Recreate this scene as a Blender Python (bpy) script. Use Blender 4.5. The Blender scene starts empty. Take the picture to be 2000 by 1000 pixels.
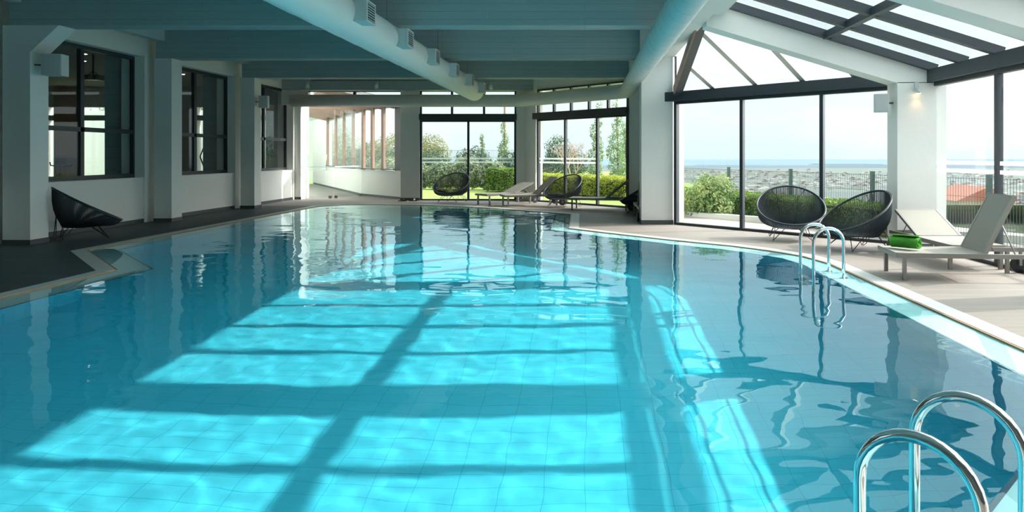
import bpy, bmesh, math, random
from mathutils import Vector, Matrix, noise
from mathutils.geometry import tessellate_polygon
S = bpy.context.scene
COL = S.collection
R = math.radians
random.seed(7)

# ------------------------------------------------------------------ camera
cd = bpy.data.cameras.new('camera')
cam = bpy.data.objects.new('camera', cd)
COL.objects.link(cam)
cam.location = (0, 0, 1.5)
cam.rotation_euler = (R(90), 0, 0)
cd.lens = 24.0
cd.sensor_width = 36
cd.shift_x = -0.0715
cd.shift_y = -0.0985
cd.clip_start = 0.05
cd.clip_end = 40000
S.camera = cam

# ------------------------------------------------------------------ view, world, sun
S.view_settings.view_transform = 'Standard'
S.view_settings.look = 'None'
S.view_settings.exposure = 0.80
S.view_settings.gamma = 1
S.view_settings.use_curve_mapping = False
S.cycles.max_bounces = 14
S.cycles.diffuse_bounces = 6
S.cycles.glossy_bounces = 5
S.cycles.transmission_bounces = 8
S.cycles.transparent_max_bounces = 24
S.cycles.sample_clamp_indirect = 6

W = bpy.data.worlds.new('sky')
S.world = W
W.use_nodes = True
wn, wl = W.node_tree.nodes, W.node_tree.links
wn.clear()
wo = wn.new('ShaderNodeOutputWorld')
wb = wn.new('ShaderNodeBackground')
wl.new(wb.outputs[0], wo.inputs[0])
tc = wn.new('ShaderNodeTexCoord')
sx = wn.new('ShaderNodeSeparateXYZ')
wl.new(tc.outputs['Generated'], sx.inputs[0])
ramp = wn.new('ShaderNodeValToRGB')
wl.new(sx.outputs[2], ramp.inputs[0])
cr = ramp.color_ramp
cr.elements[0].position = 0.0
cr.elements[0].color = (.46, .55, .58, 1)
cr.elements[1].position = 1.0
cr.elements[1].color = (.70, .92, 1.05, 1)
for p, c in ((.05, (.52, .59, .61, 1)), (.13, (.50, .58, .62, 1)), (.35, (.55, .67, .74, 1)), (.55, (.70, .84, .92, 1))):
    e = cr.elements.new(p)
    e.color = c
mp = wn.new('ShaderNodeMapping')
wl.new(tc.outputs['Generated'], mp.inputs[0])
mp.inputs['Scale'].default_value = (1, 1, 4.5)
nz = wn.new('ShaderNodeTexNoise')
nz.inputs['Scale'].default_value = 3.2
nz.inputs['Detail'].default_value = 7
nz.inputs['Roughness'].default_value = .55
wl.new(mp.outputs[0], nz.inputs[0])
cl = wn.new('ShaderNodeValToRGB')
cl.color_ramp.elements[0].position = .50
cl.color_ramp.elements[0].color = (0, 0, 0, 1)
cl.color_ramp.elements[1].position = .72
cl.color_ramp.elements[1].color = (.75, .75, .75, 1)
wl.new(nz.outputs[0], cl.inputs[0])
wm = wn.new('ShaderNodeMix')
wm.data_type = 'RGBA'
wl.new(cl.outputs[0], wm.inputs[0])
wl.new(ramp.outputs[0], wm.inputs[6])
wm.inputs[7].default_value = (.62, .66, .67, 1)
SUN_DIR = Vector((1.3, .25, 1.0))
# broad sky glow around the sun, added as soft fill for hall and pool
vd = wn.new('ShaderNodeVectorMath'); vd.operation = 'DOT_PRODUCT'
wl.new(tc.outputs['Generated'], vd.inputs[0])
vd.inputs[1].default_value = SUN_DIR.normalized()
mxm = wn.new('ShaderNodeMath'); mxm.operation = 'MAXIMUM'; mxm.inputs[1].default_value = 0
wl.new(vd.outputs['Value'], mxm.inputs[0])
pwm = wn.new('ShaderNodeMath'); pwm.operation = 'POWER'; pwm.inputs[1].default_value = 8
wl.new(mxm.outputs[0], pwm.inputs[0])
ag = wn.new('ShaderNodeVectorMath'); ag.operation = 'SCALE'
ag.inputs[0].default_value = (9.0, 8.8, 8.3)
wl.new(pwm.outputs[0], ag.inputs['Scale'])
ad = wn.new('ShaderNodeVectorMath'); ad.operation = 'ADD'
wl.new(wm.outputs[2], ad.inputs[0]); wl.new(ag.outputs[0], ad.inputs[1])
wl.new(ad.outputs[0], wb.inputs[0])
SKY = wb
SKY.inputs[1].default_value = 1.12

sd = bpy.data.lights.new('sun', 'SUN')
sd.energy = 2.6
sd.angle = R(.6)
sd.color = (1, .93, .84)
so = bpy.data.objects.new('sun', sd)
COL.objects.link(so)
so.rotation_euler = SUN_DIR.to_track_quat('Z', 'Y').to_euler()
so.location = (30, 8, 25)
sd.cycles.is_caustics_light = True

# ------------------------------------------------------------------ materials
MATS = {}
def mat(name, col=(.8, .8, .8), rough=.5, metal=0, spec=.5, bump=None, var=None, emit=None, trans=None):
    """bump=(scale,strength,detail); var=(scale, other colour, amount)"""
    if name in MATS: return MATS[name]
    m = bpy.data.materials.new(name)
    m.use_nodes = True
    n, l = m.node_tree.nodes, m.node_tree.links
    b = n['Principled BSDF']
    b.inputs['Base Color'].default_value = (*col, 1)
    b.inputs['Roughness'].default_value = rough
    b.inputs['Metallic'].default_value = metal
    b.inputs['Specular IOR Level'].default_value = spec
    tcn = n.new('ShaderNodeTexCoord')
    if var:
        t = n.new('ShaderNodeTexNoise')
        t.inputs['Scale'].default_value = var[0]
        t.inputs['Detail'].default_value = 5
        l.new(tcn.outputs['Object'], t.inputs[0])
        r = n.new('ShaderNodeMapRange')
        r.inputs[1].default_value = .35
        r.inputs[2].default_value = .65
        r.inputs[4].default_value = var[2]
        l.new(t.outputs[0], r.inputs[0])
        x = n.new('ShaderNodeMix')
        x.data_type = 'RGBA'
        x.inputs[6].default_value = (*col, 1)
        x.inputs[7].default_value = (*var[1], 1)
        l.new(r.outputs[0], x.inputs[0])
        l.new(x.outputs[2], b.inputs['Base Color'])
    if bump:
        t = n.new('ShaderNodeTexNoise')
        t.inputs['Scale'].default_value = bump[0]
        t.inputs['Detail'].default_value = bump[2] if len(bump) > 2 else 3
        l.new(tcn.outputs['Object'], t.inputs[0])
        bp = n.new('ShaderNodeBump')
        bp.inputs['Strength'].default_value = bump[1]
        bp.inputs['Distance'].default_value = .01
        l.new(t.outputs[0], bp.inputs['Height'])
        l.new(bp.outputs[0], b.inputs['Normal'])
    if emit:
        b.inputs['Emission Color'].default_value = (*emit[0], 1)
        b.inputs['Emission Strength'].default_value = emit[1]
    if trans:      # thin leaf: some light through
        o = n['Material Output']
        tr = n.new('ShaderNodeBsdfTranslucent')
        tr.inputs[0].default_value = (*trans[0], 1)
        if var: l.new(x.outputs[2], tr.inputs[0])
        mx = n.new('ShaderNodeMixShader')
        mx.inputs[0].default_value = trans[1]
        l.new(b.outputs[0], mx.inputs[1])
        l.new(tr.outputs[0], mx.inputs[2])
        l.new(mx.outputs[0], o.inputs[0])
    MATS[name] = m
    return m

def glass_mat(name, tint=(.97, .985, .98), refl=.05, rough=0.0, haze=0):
    m = bpy.data.materials.new(name)
    m.use_nodes = True
    n, l = m.node_tree.nodes, m.node_tree.links
    n.clear()
    o = n.new('ShaderNodeOutputMaterial')
    lw = n.new('ShaderNodeLayerWeight')
    lw.inputs[0].default_value = .5
    pw = n.new('ShaderNodeMath'); pw.operation = 'POWER'
    pw.inputs[1].default_value = 5
    l.new(lw.outputs['Facing'], pw.inputs[0])
    ma = n.new('ShaderNodeMath'); ma.operation = 'MULTIPLY_ADD'
    ma.inputs[1].default_value = .9
    ma.inputs[2].default_value = refl * .5
    l.new(pw.outputs[0], ma.inputs[0])
    tr = n.new('ShaderNodeBsdfTransparent')
    tr.inputs[0].default_value = (*tint, 1)
    gl = n.new('ShaderNodeBsdfGlossy')
    gl.inputs['Roughness'].default_value = rough
    mx = n.new('ShaderNodeMixShader')
    l.new(ma.outputs[0], mx.inputs[0])
    src = tr.outputs[0]
    if haze:
        df = n.new('ShaderNodeBsdfDiffuse'); df.inputs[0].default_value = (.85, .9, .9, 1)
        tl = n.new('ShaderNodeBsdfTranslucent'); tl.inputs[0].default_value = (.85, .9, .9, 1)
        m1 = n.new('ShaderNodeMixShader'); m1.inputs[0].default_value = .6
        l.new(df.outputs[0], m1.inputs[1]); l.new(tl.outputs[0], m1.inputs[2])
        m2 = n.new('ShaderNodeMixShader'); m2.inputs[0].default_value = haze
        l.new(tr.outputs[0], m2.inputs[1]); l.new(m1.outputs[0], m2.inputs[2])
        src = m2.outputs[0]
    l.new(src, mx.inputs[1])
    l.new(gl.outputs[0], mx.inputs[2])
    l.new(mx.outputs[0], o.inputs[0])
    return m

def N(m): return m.node_tree.nodes, m.node_tree.links

M_WALL = mat('white_plaster', (.79, .79, .755), .7, bump=(60, .15), var=(1.5, (.75, .755, .725), .5))
M_WHITE = mat('white_paint', (.74, .74, .71), .6)
M_DARK = mat('anthracite_frame', (.035, .045, .055), .38)
M_BASE = mat('dark_skirting', (.07, .08, .085), .5)
M_SOFF = mat('ceiling_paint', (.60, .62, .60), .7, bump=(40, .15))
M_TIMBER = mat('timber', (.30, .195, .15), .55, bump=(30, .3), var=(6, (.24, .155, .115), .8))
M_STEEL = mat('polished_steel', (.78, .79, .8), .07, 1)
M_ALU = mat('grey_aluminium', (.24, .23, .21), .4, .3)
M_ALUL = mat('pale_aluminium', (.55, .52, .47), .45, .2)
M_BLACK = mat('black_plastic', (.015, .015, .017), .4)
M_CORD = mat('dark_cord', (.022, .035, .045), .45)
M_ROD = mat('black_rod', (.01, .015, .02), .35)
M_SLING = mat('sling_fabric', (.31, .30, .265), .85, bump=(400, .4), var=(2, (.285, .275, .245), .6))
M_SLING_BACK = mat('brown_sling_fabric', (.30, .25, .21), .85, bump=(400, .4))
M_TOWEL = mat('green_towel', (.07, .34, .03), .95, bump=(120, 1.0, 5), var=(30, (.05, .26, .02), .7))
M_DUCT = mat('fabric_duct', (.82, .83, .80), .42, bump=(5, .5, 2))
M_GRILLE = mat('grille_metal', (.10, .12, .12), .5)
M_GALV = mat('white_duct_box', (.62, .65, .63), .5)
M_GLASS = glass_mat('window_glass')
M_ROOFGL = glass_mat('roof_glass', (.80, .84, .84), .06, .02, haze=.12)
M_FROST = glass_mat('frosted_film', (.9, .95, .95), .05, .3, haze=.3)
M_DOORGL = glass_mat('door_glass', (.92, .965, .95), .08)
M_BULB = mat('warm_bulb', (1, .8, .5), .5, emit=((1, .66, .33), 6))

def board_concrete():
    m = mat('board_marked_concrete', (.36, .43, .43), .75)
    n, l = N(m)
    b = n['Principled BSDF']
    t = n.new('ShaderNodeTexCoord')
    mp = n.new('ShaderNodeMapping')
    mp.inputs['Rotation'].default_value = (R(90), 0, 0)
    l.new(t.outputs['Object'], mp.inputs[0])
    br = n.new('ShaderNodeTexBrick')
    br.inputs['Scale'].default_value = 1
    br.inputs['Brick Width'].default_value = 3.2
    br.inputs['Row Height'].default_value = .13
    br.inputs['Mortar Size'].default_value = .004
    br.inputs['Color1'].default_value = (.36, .43, .43, 1)
    br.inputs['Color2'].default_value = (.40, .46, .455, 1)
    br.inputs['Mortar'].default_value = (.27, .33, .33, 1)
    l.new(mp.outputs[0], br.inputs[0])
    l.new(br.outputs[0], b.inputs['Base Color'])
    nz = n.new('ShaderNodeTexNoise')
    nz.inputs['Scale'].default_value = 9
    nz.inputs['Detail'].default_value = 8
    m2 = n.new('ShaderNodeMapping')
    m2.inputs['Scale'].default_value = (.25, 1, 5)
    l.new(t.outputs['Object'], m2.inputs[0])
    l.new(m2.outputs[0], nz.inputs[0])
    ad = n.new('ShaderNodeMath'); ad.operation = 'SUBTRACT'
    l.new(nz.outputs[0], ad.inputs[0]); l.new(br.outputs['Fac'], ad.inputs[1])
    bp = n.new('ShaderNodeBump')
    bp.inputs['Strength'].default_value = .5
    bp.inputs['Distance'].default_value = .012
    l.new(ad.outputs[0], bp.inputs['Height'])
    l.new(bp.outputs[0], b.inputs['Normal'])
    return m
M_BEAM = board_concrete()

def tile_mat():
    m = mat('pool_tile', (.1, .6, .7), 1, spec=0)
    n, l = N(m)
    b = n['Principled BSDF']
    t = n.new('ShaderNodeTexCoord')
    br = n.new('ShaderNodeTexBrick')
    br.offset = 0
    br.inputs['Scale'].default_value = 1
    br.inputs['Brick Width'].default_value = .3
    br.inputs['Row Height'].default_value = .15
    br.inputs['Mortar Size'].default_value = .0025
    br.inputs['Mortar Smooth'].default_value = .4
    br.inputs['Color1'].default_value = TILE_A
    br.inputs['Color2'].default_value = TILE_B
    br.inputs['Mortar'].default_value = TILE_M
    l.new(t.outputs['Object'], br.inputs[0])
    l.new(br.outputs[0], b.inputs['Base Color'])
    return m
TILE_A = (.09, .62, .77, 1)
TILE_B = (.10, .64, .79, 1)
TILE_M = (.03, .42, .55, 1)
M_TILE = tile_mat()
M_SHELF = mat('pale_blue_tile', (.44, .62, .63), .5, var=(3, (.40, .59, .61), .6))
M_COPE = mat('white_coping', (.55, .56, .54), .5, bump=(80, .2), var=(4, (.50, .52, .50), .6))
M_JOINT = mat('brown_joint', (.30, .20, .11), .7)
M_EDGE = mat('dark_edge_tile', (.03, .07, .10), .4)

def deck_mat():
    m = mat('deck_boards', (.45, .42, .38), .6)
    n, l = N(m)
    b = n['Principled BSDF']
    t = n.new('ShaderNodeTexCoord')
    s = n.new('ShaderNodeSeparateXYZ')
    l.new(t.outputs['Object'], s.inputs[0])
    def math_(op, a, v):
        k = n.new('ShaderNodeMath'); k.operation = op
        if hasattr(a, 'links'): l.new(a, k.inputs[0])
        else: k.inputs[0].default_value = a
        if hasattr(v, 'links'): l.new(v, k.inputs[1])
        else: k.inputs[1].default_value = v
        return k.outputs[0]
    left = math_('MULTIPLY', math_('LESS_THAN', s.outputs[0], -6.0), math_('LESS_THAN', s.outputs[1], 20.2))  # left boards painted darker, standing in for dimmer light there
    br = n.new('ShaderNodeTexBrick')
    br.inputs['Scale'].default_value = 1
    br.inputs['Brick Width'].default_value = 2.4
    br.inputs['Row Height'].default_value = .145
    br.inputs['Mortar Size'].default_value = .004
    br.inputs['Color1'].default_value = (.255, .225, .20, 1)
    br.inputs['Color2'].default_value = (.225, .20, .178, 1)
    br.inputs['Mortar'].default_value = (.17, .15, .14, 1)
    l.new(t.outputs['Object'], br.inputs[0])
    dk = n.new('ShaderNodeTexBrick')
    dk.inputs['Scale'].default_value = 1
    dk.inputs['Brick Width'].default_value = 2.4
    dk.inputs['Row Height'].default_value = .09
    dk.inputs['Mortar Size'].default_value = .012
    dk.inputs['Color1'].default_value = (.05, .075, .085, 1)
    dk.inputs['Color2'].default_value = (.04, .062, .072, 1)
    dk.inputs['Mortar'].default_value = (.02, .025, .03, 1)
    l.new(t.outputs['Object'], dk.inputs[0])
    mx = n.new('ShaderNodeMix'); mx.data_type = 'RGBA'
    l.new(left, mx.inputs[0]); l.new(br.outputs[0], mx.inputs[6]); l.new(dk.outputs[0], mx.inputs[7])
    nz = n.new('ShaderNodeTexNoise'); nz.inputs['Scale'].default_value = 3; nz.inputs['Detail'].default_value = 6
    mp = n.new('ShaderNodeMapping'); mp.inputs['Scale'].default_value = (.4, 4, 1)
    l.new(t.outputs['Object'], mp.inputs[0]); l.new(mp.outputs[0], nz.inputs[0])
    rg = n.new('ShaderNodeMapRange'); rg.inputs[3].default_value = .85; rg.inputs[4].default_value = 1.12
    l.new(nz.outputs[0], rg.inputs[0])
    mu = n.new('ShaderNodeMix'); mu.data_type = 'RGBA'; mu.blend_type = 'MULTIPLY'; mu.inputs[0].default_value = 1
    l.new(mx.outputs[2], mu.inputs[6]); l.new(rg.outputs[0], mu.inputs[7])
    l.new(mu.outputs[2], b.inputs['Base Color'])
    bp = n.new('ShaderNodeBump'); bp.inputs['Strength'].default_value = .4; bp.inputs['Distance'].default_value = .004
    l.new(br.outputs['Fac'], bp.inputs['Height']); bp.invert = True
    l.new(bp.outputs[0], b.inputs['Normal'])
    return m
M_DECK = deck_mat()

def water_mat():
    m = bpy.data.materials.new('pool_water')
    m.use_nodes = True
    n, l = m.node_tree.nodes, m.node_tree.links
    n.clear()
    o = n.new('ShaderNodeOutputMaterial')
    g = n.new('ShaderNodeBsdfGlass')
    g.inputs['IOR'].default_value = 1.333
    g.inputs['Roughness'].default_value = 0
    g.inputs['Color'].default_value = (.80, .975, 1, 1)
    l.new(g.outputs[0], o.inputs[0])
    return m
M_WATER = water_mat()

# ------------------------------------------------------------------ mesh helpers
class MB:
    def __init__(s): s.v = []; s.f = []; s.sm = []
    def poly(s, pts, sm=False):
        i = len(s.v); s.v += [tuple(p) for p in pts]; s.f.append(tuple(range(i, i + len(pts)))); s.sm.append(sm); return s
    def hexa(s, p):      # 8 points: bottom 4 ccw, top 4 ccw
        i = len(s.v); s.v += [tuple(q) for q in p]
        for f in ((3, 2, 1, 0), (4, 5, 6, 7), (0, 1, 5, 4), (1, 2, 6, 5), (2, 3, 7, 6), (3, 0, 4, 7)):
            s.f.append(tuple(i + k for k in f)); s.sm.append(False)
        return s
    def box(s, x0, x1, y0, y1, z0, z1):
        return s.hexa([(x0, y0, z0), (x1, y0, z0), (x1, y1, z0), (x0, y1, z0), (x0, y0, z1), (x1, y0, z1), (x1, y1, z1), (x0, y1, z1)])
    def beam(s, a, b, w, h, up=(0, 0, 1)):    # box along a->b, width w sideways, height h along up (centred)
        a, b = Vector(a), Vector(b)
        d = (b - a).normalized()
        sd_ = d.cross(Vector(up)).normalized()
        u = sd_.cross(d).normalized()
        p = []
        for q in (a, b):
            p.append([q - sd_ * w / 2 - u * h / 2, q + sd_ * w / 2 - u * h / 2, q + sd_ * w / 2 + u * h / 2, q - sd_ * w / 2 + u * h / 2])
        A, B = p
        return s.hexa([A[0], A[1], B[1], B[0], A[3], A[2], B[2], B[3]])
    def prism(s, pts, d):      # extrude polygon by vector d
        d = Vector(d); i = len(s.v); n = len(pts)
        s.v += [tuple(Vector(p)) for p in pts] + [tuple(Vector(p) + d) for p in pts]
        s.f.append(tuple(range(i + n - 1, i - 1, -1))); s.sm.append(False)
        s.f.append(tuple(range(i + n, i + 2 * n))); s.sm.append(False)
        for k in range(n):
            s.f.append((i + k, i + (k + 1) % n, i + n + (k + 1) % n, i + n + k)); s.sm.append(False)
        return s
    def tube(s, pts, r, n=8, cap=True, closed=False):
        pts = [Vector(p) for p in pts]
        rr = r if isinstance(r, (list, tuple)) else [r] * len(pts)
        base = len(s.v)
        m = len(pts)
        t0 = (pts[1] - pts[0]).normalized()
        up = Vector((0, 0, 1)) if abs(t0.z) < .9 else Vector((1, 0, 0))
        u = t0.cross(up).normalized()
        for k, p in enumerate(pts):
            if closed: t = (pts[(k + 1) % m] - pts[k - 1]).normalized()
            else: t = (pts[min(k + 1, m - 1)] - pts[max(k - 1, 0)]).normalized()
            u = (u - t * u.dot(t)).normalized()
            w = t.cross(u)
            for j in range(n):
                a = 2 * math.pi * j / n
                s.v.append(tuple(p + (u * math.cos(a) + w * math.sin(a)) * rr[k]))
        for k in range(m if closed else m - 1):
            k2 = (k + 1) % m
            for j in range(n):
                s.f.append((base + k * n + j, base + k * n + (j + 1) % n, base + k2 * n + (j + 1) % n, base + k2 * n + j)); s.sm.append(True)
        if cap and not closed:
            s.f.append(tuple(base + j for j in range(n - 1, -1, -1))); s.sm.append(False)
            s.f.append(tuple(base + (m - 1) * n + j for j in range(n))); s.sm.append(False)
        return s
    def build(s, name, m, parent=None, loc=None):
        me = bpy.data.meshes.new(name)
        me.from_pydata(s.v, [], s.f)
        me.polygons.foreach_set('use_smooth', s.sm)
        if m: me.materials.append(m)
        me.update()
        o = bpy.data.objects.new(name, me)
        COL.objects.link(o)
        if parent: o.parent = parent
        if loc: o.location = loc
        return o

def tag(o, label, cat, group=None, kind=None):
    if label: o['label'] = label
    if cat: o['category'] = cat
    if group: o['group'] = group
    if kind: o['kind'] = kind
    return o
def empty(name, loc=(0, 0, 0), rz=0):
    o = bpy.data.objects.new(name, None)
    COL.objects.link(o)
    o.location = loc
    o.rotation_euler = (0, 0, rz)
    o.empty_display_size = .1
    return o
def struct(o): o['kind'] = 'structure'; return o
def children(o): return [c for c in bpy.data.objects if c.parent == o]
def copy_tree(o, parent=None):
    c = o.copy(); COL.objects.link(c)
    if parent: c.parent = parent
    for ch in children(o): copy_tree(ch, c)
    return c
def noshadow(o): o.visible_shadow = False; return o     # clear glass casts no shadow

# ------------------------------------------------------------------ pool outline
OUT = [(3.6, 3.96), (3.6, 9.5), (3.44, 10.25), (3.05, 10.9), (2.6, 11.45), (1.62, 12.3), (.76, 13.16), (-.13, 14.1), (-.15, 17.5),
       (-1.29, 18.45), (-2.48, 19.5), (-3.72, 20.25), (-4.97, 20.75), (-6.4, 21.05), (-7.4, 20.95), (-8.07, 20.2), (-8.07, 10.7),
       (-6.35, 8.86), (-6.35, -2.64), (-3.0, -2.64)]
def offset(poly, d):
    out = []
    n = len(poly)
    for i in range(n):
        a, b, c = Vector(poly[i - 1]), Vector(poly[i]), Vector(poly[(i + 1) % n])
        e1, e2 = (b - a).normalized(), (c - b).normalized()
        n1, n2 = Vector((-e1.y, e1.x)), Vector((-e2.y, e2.x))
        k = (n1 + n2)
        k = k / max(k.dot(n1), .3)
        out.append(tuple(b + k * d))
    return out
SH = -.03
J0, J1, INN = offset(OUT, .20), offset(OUT, .225), offset(OUT, .60)
def inside(p, poly):
    x, y = p; r = False; n = len(poly)
    for i in range(n):
        x1, y1 = poly[i]; x2, y2 = poly[i - 1]
        if (y1 > y) != (y2 > y) and x < (x2 - x1) * (y - y1) / (y2 - y1) + x1: r = not r
    return r

# room footprint (deck)
FOOT = [(-10.0, -6), (5.6, -6), (5.6, 11.15), (1.95, 14.8), (1.95, 18.62), (-2.03, 22.6), (-6.1, 22.6), (-6.1, 23.0), (-8.3, 25.3), (-14.2, 35.7), (-18, 36.2),
        (-10.4, 23.9), (-10.0, 23.2)]
def ring_fill(outer, holes, z, name, m):
    loops = [[Vector((x, y, z)) for x, y in outer]] + [[Vector((x, y, z)) for x, y in h] for h in holes]
    tris = tessellate_polygon(loops)
    vs = [v for lp in loops for v in lp]
    mb = MB()
    mb.v = [tuple(v) for v in vs]
    for t in tris:
        a, b, c = (vs[k] for k in t)
        nrm = (b - a).cross(c - a).z
        mb.f.append(tuple(t) if nrm > 0 else tuple(reversed(t))); mb.sm.append(False)
    return mb.build(name, m)
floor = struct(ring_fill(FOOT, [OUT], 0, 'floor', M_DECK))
def ring_strip(A, B, za, zb, mb=None):
    mb = mb or MB(); n = len(A)
    for i in range(n):
        j = (i + 1) % n
        mb.poly([(*A[i], za), (*A[j], za), (*B[j], zb), (*B[i], zb)])
    return mb
mb = ring_strip(OUT, J0, .002, .002); ring_strip(J0, J0, .002, SH - .008, mb); ring_strip(OUT, OUT, SH - .008, .002, mb)
struct(mb.build('trim_1', M_COPE))
mb = ring_strip(J0, J1, -.001, -.001); ring_strip(J1, J1, -.001, SH, mb)
struct(mb.build('trim_2', M_JOINT))
RIM = offset(OUT, -.16)        # basin widened unseen under ledge and deck to let sun caustics reach the bottom
mb = ring_strip(J0, INN, SH, SH); ring_strip(INN, RIM, SH - .01, SH - .01, mb)
shelf = struct(mb.build('pool_ledge', M_SHELF))
INN2 = offset(OUT, .575)
mb = ring_strip(INN2, INN, SH + .003, SH + .003); ring_strip(INN, INN, SH + .003, SH - .01, mb)
struct(mb.build('trim_3', M_EDGE))
DEP = -1.9
basin_w = struct(ring_strip(RIM, RIM, SH - .01, DEP).build('pool_wall', M_TILE))
basin = struct(ring_fill(RIM, [], DEP, 'pool_bottom', M_TILE))
for o in (basin, basin_w): o.cycles.is_caustics_receiver = True

# water sheet with small real waves
def wave(x, y):
    p = Vector((x * .9 + .25 * y, y * 1.15, 0))
    z = .0045 * noise.noise(p * 1.05) + .0030 * noise.noise(p * 2.2 + Vector((9, 3, 1))) + .0013 * noise.noise(p * 4.6 + Vector((2, 8, 5))) + .0005 * noise.noise(p * 8.5 + Vector((5, 1, 7)))
    d2 = (x + 4.4) ** 2 * .6 + (y - 9.6) ** 2           # small choppy patch over the inlet
    z += .0030 * math.exp(-d2 / 1.2) * noise.noise(Vector((x * 7, y * 7, 2)))
    return -.012 + z
def build_water():
    x0, x1, y0, y1 = -8.1, 3.65, -2.7, 21.15
    st = .04
    nx, ny = int((x1 - x0) / st), int((y1 - y0) / st)
    n = len(INN)
    E = [(Vector(INN[i]), Vector(INN[(i + 1) % n])) for i in range(n)]
    ins = {}
    idx = {}; vs = []; fs = []
    rows = []
    for j in range(ny + 1):
        yc = y0 + j * st
        xs = []
        for a, b in E:
            if (a.y > yc) != (b.y > yc): xs.append((b.x - a.x) * (yc - a.y) / (b.y - a.y) + a.x)
        xs.sort()
        row = bytearray(nx + 1)
        for k in range(0, len(xs), 2):
            i0 = max(0, int(math.ceil((xs[k] - x0) / st))); i1 = min(nx, int((xs[k + 1] - x0) / st))
            for i in range(i0, i1 + 1): row[i] = 1
        rows.append(row)
    def vid(i, j):
        k = j * (nx + 1) + i
        if k not in idx:
            idx[k] = len(vs)
            x = x0 + i * st; y = y0 + j * st
            vs.append((x, y, wave(x, y)))
        return idx[k]
    for j in range(ny):
        for i in range(nx):
            c = rows[j][i] + rows[j][i + 1] + rows[j + 1][i] + rows[j + 1][i + 1]
            if c == 4: fs.append((vid(i, j), vid(i + 1, j), vid(i + 1, j + 1), vid(i, j + 1)))
            elif c:
                pl = [Vector((x0 + q * st, y0 + w_ * st)) for q, w_ in ((i, j), (i + 1, j), (i + 1, j + 1), (i, j + 1))]
                ce = (pl[0] + pl[2]) / 2
                for a, b in E:
                    d = (b - a); L = d.length; d = d / L
                    t = (ce - a).dot(d); nn = Vector((-d.y, d.x)); ds = (ce - a).dot(nn)
                    if -.02 < t < L + .02 and abs(ds) < .04:
                        out = []
                        for q in range(len(pl)):
                            p, r_ = pl[q - 1], pl[q]
                            dp, dr = (p - a).dot(nn), (r_ - a).dot(nn)
                            if (dp >= 0) != (dr >= 0): out.append(p.lerp(r_, dp / (dp - dr)))
                            if dr >= 0: out.append(r_)
                        pl = out
                        if len(pl) < 3: break
                if len(pl) >= 3:
                    k = len(vs)
                    vs.extend((p.x, p.y, wave(p.x, p.y)) for p in pl)
                    fs.append(tuple(range(k, k + len(pl))))
    # unseen extra sheet under the ledge, added so sunlight resolves on the bottom
    B = offset(OUT, -.16)
    k = len(vs)
    vs.extend((*p, SH - .014) for p in B); vs.extend((*p, SH - .014) for p in INN)
    for i in range(n): fs.append((k + i, k + (i + 1) % n, k + n + (i + 1) % n, k + n + i))
    me = bpy.data.meshes.new('pool_water')
    me.from_pydata(vs, [], fs)
    me.polygons.foreach_set('use_smooth', [True] * len(fs))
    me.materials.append(M_WATER)
    o = bpy.data.objects.new('pool_water', me)
    COL.objects.link(o)
    o.cycles.is_caustics_caster = True
    tag(o, 'clear turquoise water filling the indoor swimming pool to its rim', 'water', kind='stuff')
    f = noshadow(ring_strip(J1, INN, -.012, -.012).build('overflow_water', M_WATER))
    return tag(f, 'shallow film of water covering the pale ledge around the pool', 'water', kind='stuff')
build_water()

# ------------------------------------------------------------------ ceiling, beams, columns
CB, CT = 3.67, 4.3
struct(MB().box(-10.6, 2.0, -6.3, 22.95, CT, CT + .3).build('ceiling', M_SOFF))
BEAMZ = [-4.2, -.3, 3.6, 7.5, 11.4, 15.3, 19.13, 22.2]
for z in BEAMZ:
    struct(MB().box(-9.62 if z < 22 else -9.86, 1.68, z, z + .39, CB if z < 22 else 3.62, CT).build('ceiling_beam', M_BEAM))
struct(MB().box(-9.6, -9.42, -6, 19.4, 4.05, CT).build('edge_beam', M_SOFF))
# girder along the glass roof
struct(MB().box(1.68, 1.93, -6, 15.1, 3.63, 4.4).build('girder', M_WHITE))
struct(MB().box(1.99, 2.2, -6, 11.0, 3.74, 4.3).box(1.93, 1.99, -6, 11.0, 3.9, 4.3).build('roof_kerb', M_WHITE))
# left columns
for z, haunch in ((3.6, 1), (7.5, 1), (11.4, 1), (15.3, 0), (19.13, 0)):
    mb = MB()
    if haunch:
        mb.prism([(-9.73, z, 0), (-9.27, z, 0), (-9.27, z, 3.22), (-8.79, z, CB), (-9.73, z, CB)], (0, .39, 0))
    else:
        mb.box(-9.66, -9.27, z, z + .39, 0, CB)
    c = struct(mb.build('column', M_WALL))
    struct(MB().box(-9.74 if haunch else -9.67, -9.26, z - .012, z + .4, 0, .085).build('baseboard_column', M_BASE))
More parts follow.
